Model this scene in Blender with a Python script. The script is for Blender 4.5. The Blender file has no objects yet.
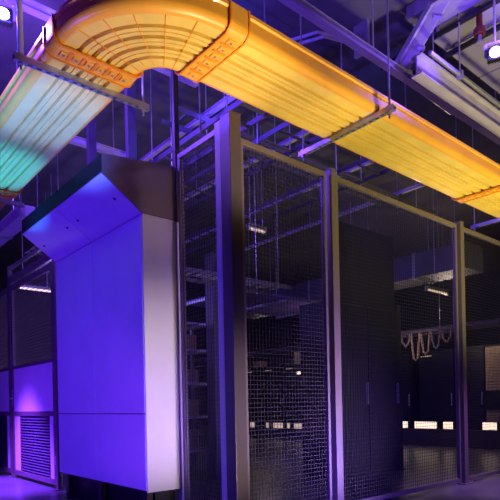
import bpy, bmesh, math, random
from mathutils import Vector, Matrix
random.seed(7)
SC = bpy.context.scene
COL = SC.collection
PI = math.pi

# ------------------------------------------------------------------ helpers
def lin(c):
    return tuple(((v/255)/12.92 if v/255 <= .04045 else ((v/255+.055)/1.055)**2.4) for v in c)

def mat(name, rgb, rough=.5, metal=0., var=.12, scale=6., bump=0., emit=None, estr=0., alpha=None, coat=0., stretch=None, trans=0., spec=.5):
    m = bpy.data.materials.new(name); m.use_nodes = True
    nt = m.node_tree; b = nt.nodes['Principled BSDF']
    col = lin(rgb)
    tc = nt.nodes.new('ShaderNodeTexCoord')
    mp = nt.nodes.new('ShaderNodeMapping')
    if stretch: mp.inputs['Scale'].default_value = stretch
    nt.links.new(tc.outputs['Object'], mp.inputs['Vector'])
    nz = nt.nodes.new('ShaderNodeTexNoise'); nz.inputs['Scale'].default_value = scale
    nz.inputs['Detail'].default_value = 5
    nt.links.new(mp.outputs['Vector'], nz.inputs['Vector'])
    rp = nt.nodes.new('ShaderNodeValToRGB')
    rp.color_ramp.elements[0].position = .3; rp.color_ramp.elements[1].position = .7
    rp.color_ramp.elements[0].color = (*[c*(1-var) for c in col], 1)
    rp.color_ramp.elements[1].color = (*[min(1, c*(1+var)) for c in col], 1)
    nt.links.new(nz.outputs['Fac'], rp.inputs['Fac'])
    nt.links.new(rp.outputs['Color'], b.inputs['Base Color'])
    b.inputs['Roughness'].default_value = rough
    b.inputs['Metallic'].default_value = metal
    b.inputs['Coat Weight'].default_value = coat
    b.inputs['Specular IOR Level'].default_value = spec
    if trans: b.inputs['Transmission Weight'].default_value = trans
    if bump:
        bp = nt.nodes.new('ShaderNodeBump'); bp.inputs['Strength'].default_value = bump
        bp.inputs['Distance'].default_value = .02
        nt.links.new(nz.outputs['Fac'], bp.inputs['Height'])
        nt.links.new(bp.outputs['Normal'], b.inputs['Normal'])
    if emit:
        b.inputs['Emission Color'].default_value = (*lin(emit), 1)
        b.inputs['Emission Strength'].default_value = estr
    return m

class MB:
    """collects shapes in one bmesh"""
    def __init__(s): s.bm = bmesh.new()
    def box(s, x0, x1, y0, y1, z0, z1):
        vs = [s.bm.verts.new((x, y, z)) for x in (x0, x1) for y in (y0, y1) for z in (z0, z1)]
        for f in ((0,1,3,2),(4,6,7,5),(0,4,5,1),(2,3,7,6),(0,2,6,4),(1,5,7,3)):
            s.bm.faces.new([vs[i] for i in f])
        return s
    def bar(s, a, b, w, h=None, up=(0,0,1)):
        """rectangular bar from a to b"""
        a, b = Vector(a), Vector(b); h = h or w
        d = (b-a).normalized(); u = Vector(up)
        if abs(d.dot(u)) > .98: u = Vector((1,0,0))
        r = d.cross(u).normalized(); u = r.cross(d)
        vs = []
        for p in (a, b):
            for i, j in ((-1,-1),(1,-1),(1,1),(-1,1)):
                vs.append(s.bm.verts.new(p + r*(i*w/2) + u*(j*h/2)))
        for f in ((3,2,1,0),(4,5,6,7),(0,1,5,4),(1,2,6,5),(2,3,7,6),(3,0,4,7)):
            s.bm.faces.new([vs[i] for i in f])
        return s
    def tube(s, pts, r, n=8):
        pts = [Vector(p) for p in pts]; rings = []
        for i, p in enumerate(pts):
            d = (pts[min(i+1, len(pts)-1)] - pts[max(i-1, 0)]).normalized()
            u = Vector((0,0,1)) if abs(d.z) < .95 else Vector((1,0,0))
            a = d.cross(u).normalized(); b = a.cross(d)
            rings.append([s.bm.verts.new(p + a*(r*math.cos(k*2*PI/n)) + b*(r*math.sin(k*2*PI/n))) for k in range(n)])
        for q, w in zip(rings, rings[1:]):
            for k in range(n): s.bm.faces.new((q[k], q[(k+1)%n], w[(k+1)%n], w[k]))
        s.bm.faces.new(rings[0][::-1]); s.bm.faces.new(rings[-1])
        return s
    def rings(s, loops):
        """skin a list of closed loops of points, with end caps"""
        R = [[s.bm.verts.new(p) for p in l] for l in loops]
        n = len(R[0])
        for q, w in zip(R, R[1:]):
            for k in range(n): s.bm.faces.new((q[k], q[(k+1)%n], w[(k+1)%n], w[k]))
        s.bm.faces.new(R[0][::-1]); s.bm.faces.new(R[-1])
        return s
    def build(s, name, m, parent=None, bevel=0, smooth=False):
        bmesh.ops.recalc_face_normals(s.bm, faces=s.bm.faces)
        me = bpy.data.meshes.new(name); s.bm.to_mesh(me); s.bm.free()
        o = bpy.data.objects.new(name, me); COL.objects.link(o)
        me.materials.append(m)
        if parent:
            o.parent = parent
        if bevel:
            bv = o.modifiers.new('bevel', 'BEVEL'); bv.width = bevel; bv.segments = 2; bv.limit_method = 'ANGLE'
        if smooth:
            for p in me.polygons: p.use_smooth = True
        return o

def thing(name, label, cat, loc=(0,0,0), rz=0, group=None):
    o = bpy.data.objects.new(name, None); COL.objects.link(o)
    o.empty_display_size = .1
    o.location = loc; o.rotation_euler = (0, 0, rz)
    o['label'] = label; o['category'] = cat
    if group: o['group'] = group
    return o
def tag(o, label, cat, group=None, kind=None):
    o['label'] = label; o['category'] = cat
    if group: o['group'] = group
    if kind: o['kind'] = kind
    return o
def copy_tree(o, parent=None):
    c = o.copy(); COL.objects.link(c); c.parent = parent
    for ch in list(o.children): copy_tree(ch, c)
    return c
def dup(o, loc, label, group=None, rz=None):
    c = copy_tree(o); c.location = loc
    c['label'] = label
    if rz is not None: c.rotation_euler = (0,0,rz)
    if group: c['group'] = group
    return c
def struct(o, label=None):
    o['kind'] = 'structure'
    if label: o['label'] = label
    return o

# ------------------------------------------------------------------ materials
M_floor = mat('polished_floor', (92, 88, 96), .32, var=.18, scale=1.6, bump=.03)
M_deck = mat('ceiling_deck', (78, 73, 88), .8, var=.25, scale=2.)
M_soffit = mat('soffit_paint', (126, 116, 142), .7, var=.08, scale=3.)
M_wall = mat('wall_paint', (60, 56, 66), .8, var=.12, scale=2.)
M_wall_dark = mat('black_wall', (30, 28, 34), .8, var=.12, scale=2.)
M_post = mat('cage_grey_steel', (108, 95, 98), .42, .15, var=.08, scale=9.)
M_corner = mat('cage_steel_shaded', (78, 66, 72), .45, .15, var=.08)  # cage steel with shade put into the colour, against side wash spill
M_chan = mat('channel_lit_tone', (176, 172, 186), .5, var=.06)  # paler than the post, the lit look of its left face put in colour
M_wire = mat('cage_wire_dark', (36, 34, 44), .6, .1, var=.1)
M_box = mat('white_powder_coat', (218, 214, 220), .42, var=.05, scale=3., bump=.015)
M_box_gap = mat('dark_matte', (24, 22, 30), .7)
M_hood_side = mat('taupe_sheet', (122, 106, 110), .5, var=.08, scale=4.)
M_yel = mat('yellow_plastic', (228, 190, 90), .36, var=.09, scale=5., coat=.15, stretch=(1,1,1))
M_yel2 = mat('yellow_plastic_shaded', (238, 166, 58), .34, var=.08, scale=4., coat=.2)  # same plastic as the tray bottom, wall shading put into a deeper tone
M_org = mat('orange_plastic', (228, 134, 26), .36, var=.14, scale=9.)
M_galv = mat('galvanised_steel', (176, 172, 182), .36, .7, var=.14, scale=14.)
M_beam = mat('painted_beam', (172, 160, 182), .5, .1, var=.1, scale=5.)
M_black = mat('black_steel', (16, 16, 20), .5, .2, var=.15)
M_rackdoor = mat('rack_mesh_door', (22, 22, 26), .45, .3, var=.2, scale=40.)
M_blk2 = mat('dark_bronze_steel', (52, 42, 42), .45, .3, var=.1)
M_beige = mat('beige_cabinet', (150, 128, 104), .5, var=.1)
M_cable = mat('grey_cable', (120, 108, 112), .6, var=.2, scale=20.)
M_cabletan = mat('tan_cable', (150, 124, 104), .6, var=.2, scale=20.)
M_steelblk = mat('dark_ladder', (88, 82, 98), .5, .4, var=.1)
M_warm = mat('warm_lens', (255, 235, 215), .4, emit=(255, 225, 195), estr=1.6, var=.02)
M_warm_lo = mat('warm_lens_dim', (255, 230, 205), .4, emit=(255, 220, 190), estr=.55, var=.02)
M_blue = mat('blue_led_lens', (200, 215, 255), .3, emit=(170, 190, 255), estr=14, var=.02)
M_red = mat('red_enamel', (96, 30, 26), .5)
M_seam = mat('seam_shadow', (10, 9, 16), .8)

# ------------------------------------------------------------------ setting
ZC = 5.0
XW0, XW1, YW0, YW1 = -4., 17., -4., 17.
struct(MB().box(XW0-.2, XW1+.2, YW0-.2, YW1+.2, -.2, 0).build('floor', M_floor), 'dark polished concrete floor')
struct(MB().box(XW0-.2, XW1+.2, YW0-.2, YW1+.2, ZC, ZC+.2).build('ceiling', M_deck), 'dark ceiling deck')
struct(MB().box(XW1, XW1+.2, YW0, YW1, 0, ZC).build('wall_right', M_wall_dark))
struct(MB().box(XW0, XW1, YW1, YW1+.2, 0, ZC).build('wall_left', M_wall_dark))
struct(MB().box(XW0-.2, XW0, YW0, YW1, 0, ZC).build('wall_back_left', M_wall))
struct(MB().box(XW0, XW1, YW0-.2, YW0, 0, ZC).build('wall_back_right', M_wall))
# pale soffit panel at the upper right
mb = MB()
for x0, x1 in ((4.78, 5.16), (5.18, 5.52), (5.54, 6.3), (6.32, 7.2), (7.22, 8.2)):
    mb.box(x0, x1, 1.2, 3.05, 4.86, 5.0)
struct(mb.build('trim_1', M_soffit, bevel=.006), 'pale grey ceiling soffit panels with dark joints')

# ------------------------------------------------------------------ fibre tray
ZT = 3.30          # underside of the tray
W = .60
RB = .055          # corner radius between bottom and wall
def bottom_profile():
    """(across, z) closed polygon of the grooved bottom, across 0 (outer) .. W (inner)"""
    a, b = RB, W-RB; n = 5; pitch = (b-a)/n; g = .016
    pts = [(a, .036), (a, 0)]
    for i in range(1, n):
        c = a+i*pitch
        pts += [(c-g, 0), (c-g*.9, .030), (c+g*.9, .030), (c+g, 0)]
        m = c+pitch/2
        if i < n-1: pts += [(m-.004, 0), (m-.003, .007), (m+.003, .007), (m+.004, 0)]
    pts += [(b, 0), (b, .036)]
    return pts
def wall_profile(inner=False):
    h = .15; n = 7
    out = [(RB-RB*math.sin(k*PI/2/n), RB-RB*math.cos(k*PI/2/n)) for k in range(n+1)]
    p = out + [(0, h-.03), (-.012, h-.022), (-.012, h), (.008, h), (.008, RB)]
    p += [(RB-(RB-.008)*math.cos(k*PI/2/n), RB-(RB-.008)*math.sin(k*PI/2/n)) for k in range(1, n+1)]
    if inner: p = [(W-a, z) for a, z in p]
    return p
def line_prism(prof, axis, a0, a1, place, mb=None):
    mb = mb or MB()
    return mb.rings([[place(a, w, z) for w, z in prof] for a in (a0, a1)])
def left_place(a, w, z):  return (1.28 + w, a, ZT + z)        # run along Y
def right_place(a, w, z): return (a, 2.54 + w, ZT + z)        # run along X
EC = (2.06, 3.32)                                            # elbow centre
def elbow_place(t, w, z):
    r = .78 - w
    return (EC[0] - r*math.cos(t), EC[1] - r*math.sin(t), ZT + z)

def tray_section(place, a0, a1, label):
    t = thing('cable_tray_section', label, 'cable tray', group=None)
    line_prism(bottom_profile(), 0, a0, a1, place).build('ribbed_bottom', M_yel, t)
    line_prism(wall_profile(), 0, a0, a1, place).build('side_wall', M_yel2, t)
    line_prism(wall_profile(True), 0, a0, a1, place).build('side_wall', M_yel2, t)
    return t
tray_section(left_place, 3.322, 5.985, 'left yellow fibre tray section lit teal, between the curved elbow and the left frame edge')
tray_section(left_place, 5.99, 9.6, 'farthest left tray section, past the coupler over the grey wireway')
tray_section(right_place, 2.062, 5.855, 'long bright yellow fibre tray section running right from the elbow')
tray_section(right_place, 5.86, 9.6, 'yellow tray section at the right frame edge, past the far coupler')

t = thing('tray_elbow', 'curved yellow and orange tray elbow at the top joining the two runs', 'cable tray')
NS = 28
def sweep(prof, t0, t1, n):
    return MB().rings([[elbow_place(t0+(t1-t0)*i/n, w, z) for w, z in prof] for i in range(n+1)])
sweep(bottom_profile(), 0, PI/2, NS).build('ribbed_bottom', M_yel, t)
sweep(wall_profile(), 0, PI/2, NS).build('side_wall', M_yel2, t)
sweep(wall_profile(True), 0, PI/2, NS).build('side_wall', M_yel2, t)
for k in range(1, 6):          # radial seams with raised strips
    a = k*PI/12
    mb = MB()
    d = .010
    mb.rings([[elbow_place(a-.005, w, -.003), elbow_place(a+.005, w, -.003), elbow_place(a+.005, w, .004), elbow_place(a-.005, w, .004)] for w in (RB, .3, W-RB)])
    mb.build('radial_rib', M_org, t)

def coupler(place, a0, a1, label):
    t = thing('tray_coupler', label, 'coupler')
    am = (a0+a1)/2
    def shell(o, i):
        n = 6; q = []
        for rr, sgn in ((o, 1), (i, -1)):
            l = [(-rr, .16)] + [(RB-(RB+rr)*math.cos(k*PI/2/n), RB-(RB+rr)*math.sin(k*PI/2/n)) for k in range(n+1)]
            l += [(W-w, z) for w, z in l[::-1]]
            q += l[::sgn]
        return q
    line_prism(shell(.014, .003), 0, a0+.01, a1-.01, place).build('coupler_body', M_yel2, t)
    line_prism(shell(.021, .008), 0, a0, a0+.012, place).build('flange', M_org, t)
    line_prism(shell(.021, .008), 0, a1-.012, a1, place).build('flange', M_org, t)
    for i in range(6):
        w0 = .055 + i*.085
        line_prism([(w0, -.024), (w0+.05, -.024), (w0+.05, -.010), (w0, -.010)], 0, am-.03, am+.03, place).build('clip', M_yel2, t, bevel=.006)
        x, y, z = place(am, w0+.025, -.024)
        MB().tube([(x, y, z-.006), (x, y, z+.002)], .008, 6).build('bolt', M_galv, t)
        if i < 5:
            line_prism([(w0+.056, -.020), (w0+.076, -.020), (w0+.076, -.012), (w0+.056, -.012)], 0, am-.05, am+.05, place).build('latch', M_org, t)
    return t
coupler(left_place, 3.31, 3.47, 'chunky orange tray coupler on the left end of the elbow, above the purple strut')
coupler(right_place, 2.05, 2.21, 'chunky orange tray coupler on the right end of the elbow')
coupler(left_place, 5.91, 6.07, 'tray coupler far along the left run at the left frame edge')
coupler(right_place, 5.79, 5.93, 'thin orange tray coupler far along the right run, near the third cage post')

def trapeze(p0, p1, label):
    """strut channel under the tray, hung on two threaded rods"""
    p0, p1 = Vector(p0), Vector(p1); d = (p1-p0).normalized()
    t = thing('trapeze_hanger', label, 'hanger', loc=(0,0,0))
    zt, zb = ZT-.001, ZT-.042
    n = Vector((-d.y, d.x))*.0205
    mb = MB()
    L = (p1-p0).length
    # two webs with a slotted plate below = strut channel
    for s in (-1, 1):
        c = n*s
        mb.bar((p0.x+c.x*.9, p0.y+c.y*.9, (zt+zb)/2), (p1.x+c.x*.9, p1.y+c.y*.9, (zt+zb)/2), .003, .041)
    m_ = zb+.0015
    k = 0; a = 0.
    while a < L:
        b = min(a+.03, L)
        q0, q1 = p0+d*a, p0+d*b
        mb.bar((q0.x, q0.y, m_), (q1.x, q1.y, m_), .041, .003)
        b2 = min(b+.03, L)
        if b2 > b:
            for s in (-1, 1):
                q0, q1 = p0+d*b+n*s*.72, p0+d*b2+n*s*.72
                mb.bar((q0.x, q0.y, m_), (q1.x, q1.y, m_), .012, .003)
        a += .06
    mb.bar((p0.x, p0.y, zt-.002), (p1.x, p1.y, zt-.002), .041, .004)
    mb.build('strut_channel', M_galv, t)
    for q in (p0+d*.045, p1-d*.045):
        MB().tube([(q.x, q.y, zb-.05), (q.x, q.y, ZC)], .0075, 8).build('threaded_rod', M_galv, t)
        MB().tube([(q.x, q.y, zb-.016), (q.x, q.y, zb)], .016, 6).build('nut', M_galv, t)
        MB().tube([(q.x, q.y, zt), (q.x, q.y, zt+.014)], .016, 6).build('nut', M_galv, t)
        MB().box(q.x-.02, q.x+.02, q.y-.02, q.y+.02, zt, zt+.004).build('washer', M_galv, t)
    return t
HL = trapeze((1.115, 3.60), (2.10, 3.60), 'purple-lit strut hanger across the left tray just below the elbow')
trapeze((3.57, 2.40), (3.57, 3.42), 'dark strut hanger under the right tray above the second cage post')
trapeze((1.10, 6.20), (2.00, 6.20), 'strut hanger at the left frame edge beyond the far coupler')
trapeze((6.85, 2.42), (6.85, 3.46), 'purple strut hanger under the tray at the right frame edge')

MB().tube([(1.160, 3.60, ZT-.01), (1.160, 3.60, ZC-.004)], .019, 12).build('white_sleeve', M_box, HL)['label'] = 'thick pale sleeve over the outer rod'

# grey wireway left of the hood
t = thing('wireway', 'purple-lit rectangular wireway at left edge, above the mesh door', 'wireway')
MB().box(1.98, 2.16, 6.30, 10.2, 3.19, 3.33).build('duct_body', M_beam, t, bevel=.006)
for y in (7.2, 8.4, 9.6):
    MB().box(1.97, 2.17, y-.03, y+.03, 3.18, 3.34).build('joint_band', M_galv, t)
for y in (6.8, 9.0):
    MB().tube([(2.07, y, 3.33), (2.07, y, ZC-.004)], .008).build('threaded_rod', M_galv, t)

# ------------------------------------------------------------------ cage
YC = 3.205
def cage_post(x, y, w, d, z, label, m=M_post):
    t = thing('cage_post', label, 'post', (x, y, 0))
    MB().box(-w/2, w/2, -d/2, d/2, .012, z).build('post_tube', m, t, bevel=.004)
    MB().box(-w/2-.05, w/2+.05, -d/2-.03, d/2+.03, 0, .012).build('base_plate', m, t, bevel=.002)
    MB().box(-w/2-.003, w/2+.003, -d/2-.003, d/2+.003, z, z+.008).build('cap', m, t)
    for sx in (-1, 1):
        MB().tube([(sx*(w/2+.028), 0, .012), (sx*(w/2+.028), 0, .03)], .011, 6).build('anchor_bolt', M_galv, t)
    return t
cp = cage_post(2.590, YC+.01, .112, .12, 3.22, 'grey corner cage post with blue left face, right of white cabinet', M_corner)
MB().box(-.056, -.040, .062, .130, .012, 3.20).build('side_channel', M_chan, cp, bevel=.003)['label'] = 'blue-lit channel on the left face'
cage_post(3.735, YC, .075, .09, 3.10, 'second cage post from the corner, purple at its foot')
cage_post(6.035, YC, .075, .09, 3.10, 'third cage post from the corner, below the far tray coupler')
cage_post(8.46, YC, .075, .09, 3.10, 'fourth cage post, beyond the right frame edge')

def cage_panel(p0, p1, z0, z1, label, stile=.045, pitch=.036, wire=.0034):
    """framed wire panel between two floor points"""
    p0, p1 = Vector((*p0, 0)), Vector((*p1, 0)); d = (p1-p0); L = d.length
    rz = math.atan2(d.y, d.x)
    t = thing('wire_screen', label, 'mesh panel', (p0.x, p0.y, 0), rz)
    th = .04
    MB().box(0, L, -th/2, th/2, z1-stile, z1).build('top_rail', M_post, t, bevel=.003)
    MB().box(0, L, -th/2, th/2, z0, z0+stile).build('bottom_rail', M_post, t, bevel=.003)
    for a in (0, L-stile*.7):
        MB().box(a, a+stile*.7, -th/2, th/2, z0+stile, z1-stile).build('stile', M_post, t, bevel=.003)
    mb = MB(); n = max(2, round(L/pitch))
    for i in range(1, n):
        x = L*i/n; mb.bar((x, -.002, z0+.02), (x, -.002, z1-.02), wire)
    n = round((z1-z0)/pitch)
    for i in range(1, n):
        z = z0+(z1-z0)*i/n; mb.bar((.02, .002, z), (L-.02, .002, z), wire)
    mb.build('wire_mesh', M_wire, t)
    # levelling feet
    for a in (.12, L-.12):
        MB().tube([(a, 0, 0), (a, 0, z0+.01)], .018, 8).build('levelling_foot', M_galv, t)
    return t
cage_panel((2.66, YC), (3.655, YC), .03, 3.07, 'narrow mesh panel between the corner post and second post')
cage_panel((3.785, YC), (5.955, YC), .03, 3.07, 'wide mesh panel between the second and third posts')
cage_panel((6.095, YC), (8.40, YC), .03, 3.07, 'mesh panel at the right frame edge, right of third post')
cage_panel((2.606, 3.96), (2.606, 3.36), .03, 3.20, 'narrow mesh side panel between white cabinet and corner post')

# tall jamb pole at the cabinet corner, running up past the tray; lit foot and shaded top painted in
t = thing('jamb_pole', 'tall pole at right edge of white cabinet, painted pale below and dark above for light and shade', 'pole', (2.612, 4.02, 0))
MB().box(-.022, .028, -.02, .02, 2.62, 4.2).build('pole_tube', M_blk2, t, bevel=.004)
MB().box(-.022, .028, -.022, .022, .01, 2.62).build('lit_tone_jamb', M_box, t, bevel=.004)['label'] = 'lower jamb in a lit pale tone'
MB().box(-.05, .06, -.06, .05, 0, .012).build('base_plate', M_post, t)
MB().box(-.03, .04, -.04, .04, 4.2, 4.21).build('cap', M_post, t)
for x, y, lab in ((2.66, 4.92, 'slim dark drop pole behind the cabinet hood, nearer the elbow'),
                  (2.66, 5.86, 'slim dark drop pole behind the cabinet hood, nearer the left frame edge')):
    t = thing('drop_pole', lab, 'pole', (x, y, 0))
    MB().box(-.05, .05, -.03, .03, .012, ZC).build('pole_tube', M_steelblk, t, bevel=.003)
    MB().box(-.08, .08, -.06, .06, 0, .012).build('base_plate', M_steelblk, t)

# ------------------------------------------------------------------ white cabinet (air unit) with hood
t = thing('air_cabinet', 'tall white cabinet lit blue with flared hood and pale side', 'cabinet', (2.25, 4.0, 0))
bx0, bx1, by0, by1, bz0, bz1 = 0, .325, 0, 1.95, .28, 2.62
MB().box(.012, bx1, .012, by1, bz0, bz1).build('body', M_box_gap, t)
sp = MB().box(.0, bx1+.005, -.004, .012, bz0-.012, bz1+.005)
sp.build('side_panel', M_box, t, bevel=.004)
def front(y0, y1, z0, z1, name='front_panel'):
    return MB().box(-.004, .014, y0, y1, z0, z1).build(name, M_box, t, bevel=.004)
front(.013, .985, .939, 2.617); front(.990, 1.95, .939, 2.617)
front(.013, .985, .283, .932, 'access_panel'); front(.990, 1.95, .283, .932, 'access_panel')
# hood: prism flaring outwards
hm = MB(); pr = [(0, 2.626), (-.35, 2.868), (-.35, 3.02), (.325, 3.10), (.325, 2.626)]
for y0, y1 in ((.004, .99), (.996, 1.95)):
    hm.rings([[(x, y, z) for x, z in pr] for y in (y0, y1)])
hood = hm.build('hood', M_box, t, bevel=.003)
pr = [(0.0, 2.624), (-.352, 2.866), (-.352, 3.024), (.33, 3.104), (.33, 2.63)]
MB().rings([[(x, y, z) for x, z in pr] for y in (-.008, .003)]).build('hood_side', M_hood_side, hood)
MB().box(-.356, -.346, .0, 1.952, 2.880, 3.022).build('lip_band', M_box_gap, hood)  # thin dark strip laid over the hood lip
for y, f in ((.86, .55), (1.12, .55), (.14, .5), (1.8, .5)):
    x = -.35*f; z = 2.626+.242*f
    MB().tube([(x-.004, y, z-.006), (x+.003, y, z+.004)], .012, 8).build('screw', M_box_gap, hood)
# plinth and legs
MB().box(.10, .30, .05, 1.9, 0, .28).build('plinth', M_black, t)
for y in (.10, 1.0, 1.82):
    l = MB().box(.03, .085, y-.04, y+.04, .012, .28).build('leg', M_blk2, t, bevel=.003)
    MB().box(.01, .105, y-.06, y+.06, 0, .012).build('foot', M_blk2, l)

# ------------------------------------------------------------------ left cage door and its neighbours (plane X = 2.45)
XD = 2.45
for y, lab in ((6.50, 'cage post on left, between white cabinet and mesh door'),
               (8.27, 'cage post on the handle side of the left mesh door'),
               (10.2, 'farthest left cage post, at the frame edge')):
    cage_post(XD, y, .06, .07, 3.08, lab)
def door_leaf(y0, y1, label, handle=True):
    L = y1-y0
    t = thing('mesh_door', label, 'door', (XD, y0, 0), PI/2)      # local x along +Y, local y -> -X (front)
    z0, z1 = .05, 2.80
    th = .02
    for a in (0, L-.055):
        MB().box(a, a+.055, -th, th, z0, z1).build('stile', M_post, t, bevel=.003)
    MB().box(.055, L-.055, -th, th, z1-.08, z1).build('top_rail', M_post, t, bevel=.003)
    MB().box(.055, L-.055, -th, th, z0, z0+.07).build('bottom_rail', M_post, t, bevel=.003)
    MB().box(.055, L-.055, -.008, .012, .96, 1.57).build('kick_panel', M_box, t, bevel=.003)
    MB().box(.055, L-.055, -th, th, .90, .96).build('middle_rail', M_post, t, bevel=.003)
    MB().box(.055, L-.055, -th, th, 1.57, 1.61).build('middle_rail', M_post, t, bevel=.003)
    # lower: solid margins and louvre
    MB().box(.055, .20, -.008, .010, z0+.07, .90).build('lower_panel', M_box, t)
    MB().box(L-.30, L-.055, -.008, .010, z0+.07, .90).build('lower_panel', M_box, t)
    g = MB()
    g.box(.20, L-.30, -.016, -.010, z0+.07, .90)
    n = 20
    for i in range(n):
        z = z0+.09 + (.90-z0-.10)*i/n
        g.rings([[(.20, .014, z), (.20, .018, z+.004), (.20, -.010, z+.030), (.20, -.014, z+.026)],
                 [(L-.30, .014, z), (L-.30, .018, z+.004), (L-.30, -.010, z+.030), (L-.30, -.014, z+.026)]])
    g.build('louvre', M_steelblk, t)
    mb = MB(); n = round(L/.042)
    for i in range(1, n): mb.bar((L*i/n, 0, 1.59), (L*i/n, 0, z1-.04), .004)
    n = round((z1-1.6)/.042)
    for i in range(1, n): mb.bar((.03, .003, 1.6+(z1-1.6)*i/n), (L-.03, .003, 1.6+(z1-1.6)*i/n), .004)
    mb.build('wire_mesh', M_post, t)
    if handle:
        h = MB().box(L-.050, L-.008, .02, .028, 1.02, 1.28).build('lock_plate', M_galv, t, bevel=.003)
        MB().tube([(L-.03, .024, 1.15), (L-.03, .07, 1.15), (L-.05, .078, 1.15), (L-.17, .078, 1.15)], .011).build('lever', M_galv, h)
    for z in (.3, 1.45, 2.5):
        MB().tube([(-.012, .02, z), (-.012, .02, z+.11)], .012).build('hinge', M_galv, t)
    return t
door_leaf(6.555, 8.215, 'purple-lit mesh door with louvre vent, left of the white cabinet')
door_leaf(8.32, 10.15, 'mesh door at the left frame edge, beyond the handle post', handle=False)
t = thing('door_header', 'grey header frame over the left mesh doors', 'header')
MB().box(XD-.025, XD+.025, 6.54, 8.23, 2.83, 2.93).build('header_beam', M_post, t, bevel=.003)
mb = MB()
for i in range(1, 40): mb.bar((XD, 6.54+1.69*i/40, 2.93), (XD, 6.54+1.69*i/40, 3.06), .004)
for z in (2.972, 3.014): mb.bar((XD+.004, 6.54, z), (XD+.004, 8.23, z), .004)
mb.build('wire_mesh', M_wire, t)
MB().box(XD-.025, XD+.025, 6.54, 8.23, 3.04, 3.08).build('top_rail', M_post, t, bevel=.003)

# ------------------------------------------------------------------ overhead steel
def channel(p0, p1, w, h, label, m=M_beam, name='strut_beam', drop=None, cat='beam'):
    """C channel with lips, hung from the ceiling on rods"""
    p0, p1 = Vector(p0), Vector(p1)
    t = thing(name, label, cat)
    mb = MB(); d = (p1-p0).normalized(); r = d.cross(Vector((0,0,1))).normalized()
    th = min(w, h)*.12
    mb.bar(p0+Vector((0,0,-h/2+th/2)), p1+Vector((0,0,-h/2+th/2)), w, th)
    mb.bar(p0+Vector((0,0,h/2-th/2)), p1+Vector((0,0,h/2-th/2)), w, th)
    mb.bar(p0+r*(w*.02), p1+r*(w*.02), th, h-th)
    mb.build('beam_web', m, t)
    L = (p1-p0).length; n = drop or max(2, int(L/2.4)+1)
    for i in range(n):
        q = p0 + d*(L*(.06+.88*i/(n-1)))
        MB().tube([(q.x, q.y, q.z+h/2-.01), (q.x, q.y, ZC)], .008).build('threaded_rod', M_galv, t)
        MB().tube([(q.x, q.y, q.z+h/2), (q.x, q.y, q.z+h/2+.015)], .017, 6).build('nut', M_galv, t)
    return t
channel((1.2, 3.12, 4.35), (10., 3.12, 4.35), .075, .075, 'long purple strut above the right tray, running behind its hanger rod')
channel((4.70, 2.90, 4.30), (10., 2.90, 4.30), .12, .20, 'deep grey-purple channel beam at upper right, starting below the slanted brace', name='channel_beam')
t = thing('conduit_run', 'thin dark conduit with a bright edge below the pale soffit', 'conduit')
MB().tube([(4.55, 2.66, 4.24), (10., 2.66, 4.24)], .022, 10).build('pipe', M_galv, t)
for x in (5.1, 6.6, 8.2):
    c = MB().box(x-.02, x+.02, 2.63, 2.69, 4.2, 4.28).build('clamp', M_galv, t, bevel=.004)
    MB().tube([(x, 2.66, 4.28), (x, 2.66, 4.86)], .007).build('threaded_rod', M_galv, c)
# slanted brace (seismic) from the strut up to the ceiling
t = thing('slanted_brace', 'wide pale slanted sway brace beside the hanger rod, upper right', 'brace')
a, b = Vector((4.80, 3.14, 4.42)), Vector((4.86, 2.62, 5.0))
MB().bar(a, b, .17, .012, up=(-.83, -.55, .1)).build('brace_plate', M_beam, t)
MB().bar(a+Vector((-.05, .06, 0)), b+Vector((-.05, .06, 0)), .035, .05).build('brace_strut', M_galv, t)
MB().bar(a+Vector((.05, -.05, 0)), b+Vector((.05, -.05, 0)), .025, .04).build('brace_edge', M_galv, t)
for f in (.25, .62):
    p = a.lerp(b, f) + Vector((.02, -.03, 0))
    MB().tube([p, p+Vector((.03, -.07, -.03))], .03, 6).build('swivel_bolt', M_galv, t)
MB().box(4.70, 4.92, 3.08, 3.17, 4.388, 4.42).build('foot_plate', M_galv, t)
# sprinkler valve near soffit
t = thing('sprinkler_drop', 'rusty brown sprinkler fitting hanging at the top right', 'sprinkler')
MB().tube([(5.20, 2.50, 4.98), (5.20, 2.50, 4.6)], .03, 10).build('drop_pipe', M_red, t)
MB().tube([(5.20, 2.50, 4.66), (5.20, 2.50, 4.60)], .055, 10).build('union', M_red, t)
MB().tube([(5.20, 2.50, 4.6), (5.20, 2.50, 4.52)], .018, 10).build('sprinkler_head', M_galv, t)
MB().tube([(5.20, 2.50, 4.525), (5.20, 2.50, 4.515)], .04, 10).build('deflector', M_galv, t)
for i, (y0, lab) in enumerate(((2.5, 'dark pipe crossing the pale soffit, farther from brace'), (2.5, 'dark pipe crossing the pale soffit, nearer the brace'))):
    x = (5.50, 5.12)[i]
    t = thing('ceiling_pipe', lab, 'pipe')
    MB().tube([(x, 1.2, 4.78), (x, 3.6, 4.78)], .03, 10).build('pipe', M_black, t)
    for y in (1.6, 2.9):
        MB().bar((x, y, 4.74), (x, y, 4.87), .03, .012).build('pipe_strap', M_galv, t)

# upper-left steel
channel((.2, 4.78, 4.52), (3.4, 4.78, 4.52), .08, .08, 'purple strut beam crossing the top left corner', drop=2)
channel((.2, 6.4, 4.3), (3.4, 6.4, 4.3), .08, .08, 'strut beam at top left, behind the lamp', drop=2)

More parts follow.
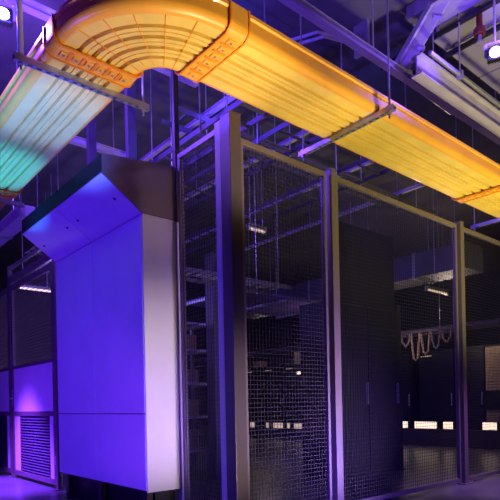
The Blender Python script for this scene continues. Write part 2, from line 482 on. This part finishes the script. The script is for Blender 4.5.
# flood lamps
def flood(loc, rz, tilt, label):
    t = thing('flood_lamp', label, 'lamp', loc, rz)
    MB().box(-.07, .07, -.04, .03, -.06, .06).build('housing', M_black, t, bevel=.012)
    MB().tube([(0, -.048, 0), (0, -.036, 0)], .048, 20).build('lens', M_blue, t)
    for s in (-1, 1):
        MB().bar((s*.08, 0, -.01), (s*.08, 0, .11), .01, .03).build('yoke_arm', M_galv, t)
    MB().bar((-.085, 0, .11), (.085, 0, .11), .03, .01).build('yoke_bridge', M_galv, t)
    MB().tube([(0, 0, .11), (0, 0, ZC-loc[2])], .010).build('drop_rod', M_galv, t)
    for k in range(5):
        MB().box(-.06+k*.028, -.052+k*.028, .03, .055, -.05, .05).build('cooling_fin', M_black, t)
    return t
flood((1.35, 4.60, 4.20), -.28, 0, 'glaring blue-white flood lamp at the upper left corner')
flood((5.00, 2.26, 4.20), -1.15, 0, 'glaring blue flood lamp at the right edge under soffit')

# flexible pipes with light edge over the right tray (dark gap)
t = thing('pipe_bend', 'pale bent pipe pair above the right tray, left of hanger rod', 'pipe')
for k in range(2):
    MB().tube([(4.05-.1*k, 4.6, 4.75), (4.05-.1*k, 3.9, 4.75), (4.15-.1*k, 3.6, 4.72), (4.5-.1*k, 3.45, 4.70), (6.5, 3.45+.08*k, 4.70)], .018, 10).build('pipe', M_galv, t)
MB().box(4.6, 4.64, 3.40, 3.58, 4.67, ZC).build('pipe_hanger', M_galv, t)

# ------------------------------------------------------------------ overhead inside the cage
def ladder(p0, p1, w, label, rung=.25, m=M_steelblk, hang=True, cables=0, cm=None):
    p0, p1 = Vector(p0), Vector(p1); d = (p1-p0).normalized(); r = Vector((-d.y, d.x, 0)); L = (p1-p0).length
    t = thing('ladder_rack', label, 'cable ladder')
    for s in (-1, 1):
        MB().bar(p0+r*(s*w/2), p1+r*(s*w/2), .016, .05).build('side_rail', m, t)
    n = int(L/rung)
    for i in range(n+1):
        q = p0+d*(rung/2+i*rung)
        if (q-p0).length < L: MB().bar(q-r*w/2, q+r*w/2, .03, .014).build('rung', m, t)
    if hang:
        for f in (.12, .88):
            for s in (-1, 1):
                q = p0.lerp(p1, f)+r*(s*(w/2+.012))
                MB().tube([q-Vector((0,0,.04)), (q.x, q.y, ZC)], .007).build('threaded_rod', M_galv, t)
    return t
def bundle(p0, p1, n, spread, label, m=M_cable, sag=.03):
    p0, p1 = Vector(p0), Vector(p1); d = (p1-p0).normalized(); r = Vector((-d.y, d.x, 0))
    t = thing('cable_bundle', label, 'cables')
    for i in range(n):
        o = r*(spread*(i/(n-1)-.5))
        pts = [p0.lerp(p1, k/8)+o+Vector((0,0,.012*math.sin(i*1.7+k*1.3))+r*0) if False else p0.lerp(p1, k/8)+o+r*(.008*math.sin(i*1.7+k*1.1)) for k in range(9)]
        MB().tube(pts, .014, 6).build('cable', m, t)
    return t
ladder((3.05, 3.35, 3.55), (3.05, 9., 3.55), .30, 'blue-lit cable ladder seen between corner post and tray, nearest the cabinet')
ladder((3.95, 3.5, 3.75), (3.95, 9., 3.75), .45, 'cable ladder above the second post, below the right tray')
ladder((5.2, 3.5, 3.75), (5.2, 9., 3.75), .45, 'cable ladder over the dark racks')
ladder((2.9, 4.55, 3.9), (7.6, 4.55, 3.9), .30, 'cable ladder running to the right over the cage')
ladder((3.0, 5.3, 2.55), (5.1, 5.3, 2.55), .40, 'low cable ladder inside the cage, seen through the narrow panel', hang=True)
bundle((3.0, 5.3, 2.59), (5.1, 5.3, 2.59), 5, .26, 'grey cables lying on the low ladder behind narrow panel', M_cable)
ladder((9.6, 4.2, 2.36), (9.6, 14.0, 2.36), .5, 'far cable ladder over the distant racks', rung=.5)
bundle((9.6, 4.2, 2.40), (9.6, 14.0, 2.40), 8, .4, 'tan cables lying on the far ladder', M_cabletan)
for i in range(5):
    y = 5.2+.225*i; zz = 2.10-.10*((i*5)%4)
    tag(MB().tube([(9.45, y, 2.36), (9.45, y+.02, 2.2), (9.45, y+.05, zz+.06), (9.45, y+.10, zz), (9.45, y+.15, zz+.06), (9.45, y+.18, 2.2), (9.45, y+.20, 2.36)], .022, 8).build('cable_loop', (M_cabletan, M_cable, M_beige)[i%3]),
        'looped cable hanging from the far ladder among its neighbours', 'cable', 'cable loops under the far ladder')
for i, x in enumerate((3.4, 4.5, 5.7, 6.9)):
    channel((x, 3.30, 4.10), (x, 9.5, 4.10), .05, .05, 'blue-lit ceiling strut over the cage, %s' % ('nearest the corner post', 'second from the corner post', 'third from the corner post', 'farthest right')[i], drop=3)

# duct inside
t = thing('supply_duct', 'purple-grey rectangular duct high behind the third post', 'duct')
MB().box(7.9, 8.5, 4.1, 9.8, 3.05, 3.45).build('duct_body', M_steelblk, t, bevel=.01)
for y in (5.0, 6.2, 7.4, 8.6):
    MB().box(7.885, 8.515, y-.02, y+.02, 3.035, 3.465).build('flange', M_galv, t)
for y in (4.6, 6.8, 9.2):
    for x in (7.87, 8.53):
        MB().tube([(x, y, 3.03), (x, y, ZC-.004)], .008).build('threaded_rod', M_galv, t)
# lavender roof panel of an aisle
t = thing('aisle_roof_panel', 'faint lavender roof panel seen through the narrow mesh panel', 'panel')
MB().box(5.0, 7.2, 6.2, 7.6, 2.70, 2.74).build('roof_sheet', M_soffit, t)
for x in (5.0, 6.1, 7.2):
    MB().bar((x, 6.2, 2.68), (x, 7.6, 2.68), .04, .04).build('roof_rib', M_galv, t)
for x in (5.05, 7.15):
    for y in (6.25, 7.55):
        MB().tube([(x, y, 2.72), (x, y, ZC)], .009).build('threaded_rod', M_galv, t)

# ------------------------------------------------------------------ racks
def make_rack(w, d, h, label, loc, rz, door=M_rackdoor, body=M_black, group=None, leds=0):
    t = thing('server_rack', label, 'server rack', loc, rz, group)
    for x in (0, w-.04):
        for y in (.03, d-.04):
            MB().box(x, x+.04, y, y+.04, .05, h).build('corner_post', body, t)
    MB().box(0, w, .03, d, h, h+.03).build('top_panel', body, t, bevel=.004)
    MB().box(0, w, .03, d, .0, .05).build('base', body, t)
    for x in (.0, w-.008):
        MB().box(x, x+.008, .07, d-.04, .05, h).build('side_panel', body, t)
    MB().box(.04, w-.04, .08, d-.02, .07, h-.02).build('equipment_stack', body, t)
    dr = MB(); dr.box(.006, w-.006, .012, .026, .06, h-.01)
    for i in range(int((h-.2)/.07)):
        dr.box(.05, w-.05, .004, .012, .12+i*.07, .155+i*.07)
    dr = dr.build('door', door, t)
    MB().box(w-.05, w-.03, -.02, .012, h*.42, h*.55).build('handle', M_galv, dr)
    for k in range(leds):
        MB().box(.06+.05*k, .08+.05*k, -.001, .006, h-.10, h-.085).build('indicator', M_warm_lo, t)
    return t
R0 = make_rack(.69, .62, 2.3, 'tall black server rack close behind the wide mesh panel, left of the pair', (5.27, 4.50, 0), 0)
R1 = dup(R0, (5.98, 4.50, 0), 'black server rack behind the wide panel, right of the pair with bronze trim beside it')
t = thing('containment_panel', 'black containment panel standing on top of the near rack pair', 'panel', (5.27, 4.55, 2.33))
MB().box(0, 1.40, 0, .03, .0, 1.05).build('sheet', M_black, t)
for x in (0, .69, 1.37):
    MB().box(x, x+.03, .03, .07, 0, 1.05).build('stiffener', M_black, t)
t = thing('end_trim_post', 'faint bronze vertical post at right end of near racks', 'post', (6.69, 4.53, 0))
MB().box(0, .10, 0, .06, 0.012, 2.4).build('post_tube', M_blk2, t, bevel=.004)
MB().box(-.01, .11, -.03, .09, 0, .012).build('base_plate', M_blk2, t)

# distant row, doors facing the aisle (-X)
RW = -PI/2
Rf = make_rack(.84, .9, 2.1, 'distant black rack seen just left of the third post', (11., 6.88, 0), RW, leds=6)
labs = ['distant black rack half hidden by near racks, left of the lit gap', 
        'distant rack seen through the narrow panel, right of three', 'distant rack seen through the narrow panel, middle of three', 'distant rack seen through the narrow panel, left of three']
for y, lab in zip((7.95, 11.35, 12.25, 13.15), labs):
    dup(Rf, (11., y, 0), lab)
make_rack(.66, .9, 2.1, 'distant black rack directly behind the third post', (11., 6.01, 0), RW)
t = make_rack(.42, .7, 2.1, 'distant beige cabinet glowing warm at the right frame edge', (11., 5.02+.30, 0), RW, door=M_beige, body=M_black)
t.name = 'storage_cabinet'; t['category'] = 'cabinet'
MB().box(-.005, .425, -.012, .004, .78, 1.18).build('dark_band', M_black, t)

# added low kerb, glowing boxes standing in for a lit floor strip
struct(MB().box(10.55, 10.75, 3.6, 8.4, 0, .37).box(10.55, 10.75, 8.4, 15.5, 0, .28).build('trim_2', M_wall), 'low dark kerb in front of the distant racks')
def glow_strip(y0, y1, label, m=M_warm, z=.37):
    t = thing('glow_strip', label, 'light', (10.65, (y0+y1)/2, z))
    h = (y1-y0)/2
    MB().box(-.04, .04, -h, h, 0, .17).build('housing', M_galv, t, bevel=.004)
    MB().box(-.046, -.04, -h+.008, h-.008, .012, .158).build('lens', m, t)
    for y in (-h, h-.006):
        MB().box(-.05, .042, y, y+.006, 0, .172).build('end_cap', M_galv, t)
    return t
LB = [(400, 408, 'lit floor strip stand-in right of the bronze trim post, a small square'), (414, 437, 'longest lit floor strip stand-in under the distant rack'),
      (443, 453, 'lit floor strip stand-in just left of the third post'), (482, 497, 'lit floor strip stand-in under the beige cabinet at right edge')]
YS = [(6.94, 7.15), (6.214, 6.782), (5.842, 6.073), (4.907, 5.212)]
for (a, b, lab), (y0, y1) in zip(LB, YS): glow_strip(y0, y1, lab)
for (y0, y1), lab in zip([(12.258, 12.492), (11.629, 11.761), (11.036, 11.456), (10.752, 10.873), (10.132, 10.593)],
        ['leftmost lit floor strip stand-in, beside the corner post', 'tiny lit floor strip stand-in, second from the corner post', 'lit floor strip stand-in in the middle of the narrow panel',
         'tiny lit floor strip stand-in, fourth from the corner post', 'lit floor strip stand-in nearest the second post, in narrow panel']):
    glow_strip(y0, y1, lab, M_warm_lo, .28)

t = thing('status_lamp', 'small bright status lamp on a distant rack, near the second post', 'lamp', (11.0, 10.69, 1.86))
MB().box(-.05, .002, -.10, .10, -.05, .05).build('housing', M_galv, t, bevel=.006)
MB().box(-.058, -.05, -.085, .085, -.038, .038).build('lens', M_warm, t)
for y, h, w_, lab in ((10.80, .34, .36, 'pale equipment box on top of a distant rack, near the second post'), (12.62, .20, .30, 'pale equipment box on top of a distant rack, near the corner post')):
    t = thing('equipment_box', lab, 'box', (11.15, y, 2.13))
    MB().box(-.12, .2, -w_/2, w_/2, 0, h).build('box_body', M_beige, t, bevel=.008)
    for k in range(3):
        MB().box(-.128, -.12, -w_/2+.03+k*w_*.3, -w_/2+.03+k*w_*.3+w_*.2, h*.25, h*.8).build('vent_plate', M_galv, t)

# hanging tube lamps
def tube_lamp(c, L, along, label, m=M_warm_lo):
    t = thing('tube_lamp', label, 'lamp', c, 0 if along == 'x' else PI/2)
    MB().box(-L/2, L/2, -.04, .04, .02, .07).build('housing', M_galv, t, bevel=.006)
    MB().tube([(-L/2+.02, 0, .005), (L/2-.02, 0, .005)], .018, 10).build('tube', m, t)
    for s in (-1, 1):
        MB().box(s*(L/2-.012)-.012, s*(L/2-.012)+.012, -.025, .025, -.018, .022).build('end_cap', M_galv, t)
        MB().tube([(s*L*.35, 0, .07), (s*L*.35, 0, ZC-c[2])], .006).build('threaded_rod', M_galv, t)
    return t
tube_lamp((5.05, 5.72, 3.47), .34, 'x', 'small bright tube lamp high inside the cage, in the narrow panel')
tube_lamp((9.0, 6.62, 2.98), .45, 'x', 'dim tube lamp seen beside the near racks')
tube_lamp((8.95, 5.2, 2.98), .7, 'x', 'tube lamp right of the third post')
tube_lamp((3.40, 10.0, 3.17), .62, 'x', 'bright tube lamp seen through the top of the left mesh door', M_warm)

# blue cabinet and shelf inside behind side panel
t = thing('wall_cabinet', 'tall dark steel cabinet inside the cage, seen through the narrow side screen', 'cabinet', (4.29, 5.75, 0))
MB().box(0, .34, 0, .2, 0, 3.05).build('body', M_steelblk, t, bevel=.006)
MB().box(.02, .32, -.012, 0, .06, 3.02).build('door', M_steelblk, t, bevel=.004)
MB().box(.27, .30, -.03, -.012, 1.1, 1.3).build('handle', M_galv, t)
t = thing('storage_shelf', 'open steel shelf with pale boards, seen through the narrow side screen', 'shelf', (3.85, 6.6, 0))
for x in (0, .96):
    for y in (0, .46):
        MB().box(x, x+.04, y, y+.04, 0, 2.3).build('upright', M_steelblk, t)
for z in (.3, .8, 1.3, 1.8, 2.2):
    MB().box(.0, 1.0, 0, .5, z, z+.035).build('shelf_board', M_beam, t)
for x, z, w, h, lab in ((.46, .335, .34, .3, 'carton on the lowest shelf board inside the cage'), (.50, .835, .30, .25, 'carton on the second lowest shelf board inside the cage'),
       (.44, 1.335, .36, .2, 'carton on the middle shelf board inside the cage'), (.48, 1.835, .30, .22, 'carton on the upper shelf board inside the cage')):
    t = thing('carton', lab, 'box', (3.85+x, 6.66, z))
    MB().box(0, w, 0, .34, 0, h).build('carton_body', M_cabletan, t, bevel=.006)
    MB().box(w*.42, w*.58, -.002, .342, h-.03, h+.001).build('tape', M_beige, t)

# ------------------------------------------------------------------ lights
def light(kind, name, loc, energy, rgb, target=None, size=.5, size_y=None, spot=60, blend=.6, radius=.1):
    d = bpy.data.lights.new(name, kind); d.energy = energy; d.color = rgb
    o = bpy.data.objects.new(name, d); COL.objects.link(o); o.location = loc
    if kind == 'AREA':
        d.shape = 'RECTANGLE'; d.size = size; d.size_y = size_y or size
    if kind == 'SPOT':
        d.spot_size = math.radians(spot); d.spot_blend = blend; d.shadow_soft_size = radius
    if kind == 'POINT': d.shadow_soft_size = radius
    if target:
        o.rotation_euler = (Vector(target)-Vector(loc)).to_track_quat('-Z', 'Y').to_euler()
    return o
WARM = (1., .94, .38)
BLUE = (.075, .012, 1.)
PURP = (.17, .012, 1.)
# warm uplights in the right aisle, just off the floor
light('SPOT', 'aisle_uplight', (4.7, .6, .15), 620, WARM, (4.9, 2.8, 3.3), spot=68, blend=.7, radius=.12)
light('SPOT', 'aisle_uplight_far', (7.1, .8, .15), 470, WARM, (7.1, 2.8, 3.3), spot=80, blend=.8, radius=.12)
light('SPOT', 'elbow_uplight', (3.3, 1.2, .15), 370, (1., .80, .5), (2.75, 2.75, 3.3), spot=36, blend=.9, radius=.12)
light('SPOT', 'elbow_uplight_low', (2.3, 1.3, .15), 560, (1., .84, .46), (1.95, 2.85, 3.3), spot=34, blend=.9, radius=.12)
# soft white light on the cabinet side
light('SPOT', 'side_wash', (2.46, .9, .3), 300, (1., .80, .78), (2.44, 4.0, 1.05), spot=38, blend=.9, radius=.1)
light('SPOT', 'hood_side_wash', (3.9, 1.5, 2.95), 60, (1., .74, .68), (2.25, 4.0, 2.85), spot=26, blend=.9, radius=.1)
light('SPOT', 'post_wash', (4.2, 1.5, .6), 120, (1., .74, .75), (3.75, 3.2, 1.2), spot=40, blend=.9, radius=.1)
# blue wash on the cabinet front and door
light('AREA', 'blue_wash', (-1.6, 4.6, 1.2), 128, BLUE, (2.25, 5.0, 1.4), size=1.2, size_y=2.0)
light('SPOT', 'blue_spot_low', (.9, 2.6, .2), 120, (.26, .05, 1.), (2.25, 4.3, .9), spot=40, blend=.8)
light('SPOT', 'purple_door_spot', (.7, 7.6, .3), 70, PURP, (2.45, 7.2, 1.2), spot=90, blend=.9)
light('SPOT', 'purple_floor_spot', (1.2, 7.7, 2.9), 5000, (.20, .04, 1.), (1.8, 7.5, 0), spot=52, blend=.8)
# flood lamps at the ceiling, plus an added fill
light('POINT', 'left_ceiling_fill', (1.3, 5.4, 4.4), 170, (.22, .08, 1.), radius=.1)  # unseen fill added behind the lamp to brighten the ceiling
light('POINT', 'flood_left_glow', (1.15, 4.1, 3.85), 350, (.12, .05, 1.), radius=.06)
light('POINT', 'flood_right_glow', (4.9, 2.12, 4.2), 70, (.22, .10, 1.), radius=.06)
# teal and lavender wash on the left run
light('SPOT', 'teal_wash', (.9, 6.0, .15), 2600, (.012, .20, 1.), (1.46, 5.45, 3.3), spot=23, blend=.8)
light('SPOT', 'teal_wall', (-1.5, 4.6, 1.6), 1500, (.0, .15, 1.), (1.28, 4.3, 3.40), spot=22, blend=.8)
light('SPOT', 'lavender_wash', (.7, 2.9, .2), 2500, (.085, .16, 1.), (1.52, 4.15, 3.3), spot=22, blend=.8)
# purple light over the upper right steel
light('SPOT', 'purple_upper', (3.2, .2, 2.6), 90, (.62, .40, 1.), (5.0, 2.7, 4.6), spot=60, blend=.8)
# blue light on the floor in front of the cage
light('SPOT', 'blue_front_low', (2.9, 1.6, .2), 300, (.16, .07, 1.), (3.9, 3.2, .1), spot=75, blend=.9)
light('SPOT', 'violet_front_low', (4.6, 1.4, .2), 600, (.50, .34, 1.), (3.9, 3.2, .9), spot=60, blend=.9)
light('SPOT', 'floor_pool_right', (6.0, 2.2, 2.4), 350, (.5, .28, 1.), (6.2, 2.7, 0), spot=60, blend=.9)
# inside the cage
light('POINT', 'cage_blue', (3.3, 4.3, 3.9), 16, (.10, .05, 1.), radius=.2)
light('POINT', 'cage_warm_far', (10.3, 5.7, 2.7), 45, (1., .75, .62), radius=.2)
light('POINT', 'cable_warm', (8.9, 5.9, 2.1), 9, (1., .76, .62), radius=.1)
light('POINT', 'far_row_left', (9.9, 11.0, 3.0), 18, (1., .78, .68), radius=.2)
light('POINT', 'cage_purple_mid', (7.0, 6.4, 2.2), 6, (.6, .35, 1.), radius=.3)
light('POINT', 'shelf_glow', (3.6, 5.6, 2.6), 7, (.6, .42, 1.), radius=.15)
light('POINT', 'cage_left_far', (3.4, 8.8, 2.7), 90, (.3, .2, 1.), radius=.2)

w = bpy.data.worlds.new('world'); SC.world = w; w.use_nodes = True
w.node_tree.nodes['Background'].inputs['Color'].default_value = (.25, .18, .6, 1)
w.node_tree.nodes['Background'].inputs['Strength'].default_value = .02

# ------------------------------------------------------------------ camera
F = 535.; th = math.atan(.0205); ar = math.atan(622/F)
f = Vector((math.cos(ar), math.sin(ar), 0)); r = Vector((f.y, -f.x, 0)); u = Vector((0, 0, 1))
cx = r*math.cos(th) - u*math.sin(th); cy = u*math.cos(th) + r*math.sin(th); cz = -f
cam = bpy.data.cameras.new('camera'); co = bpy.data.objects.new('camera', cam); COL.objects.link(co)
mw = Matrix.Identity(4)
for i in range(3):
    mw[i][0], mw[i][1], mw[i][2] = cx[i], cy[i], cz[i]
mw[0][3], mw[1][3], mw[2][3] = 0, 0, 1.0
co.matrix_world = mw
cam.sensor_width = 36; cam.lens = F/500*36
cam.shift_x = -154*math.sin(th)/500; cam.shift_y = 154*math.cos(th)/500
SC.camera = co
SC.view_settings.view_transform = 'Standard'
SC.view_settings.look = 'None'
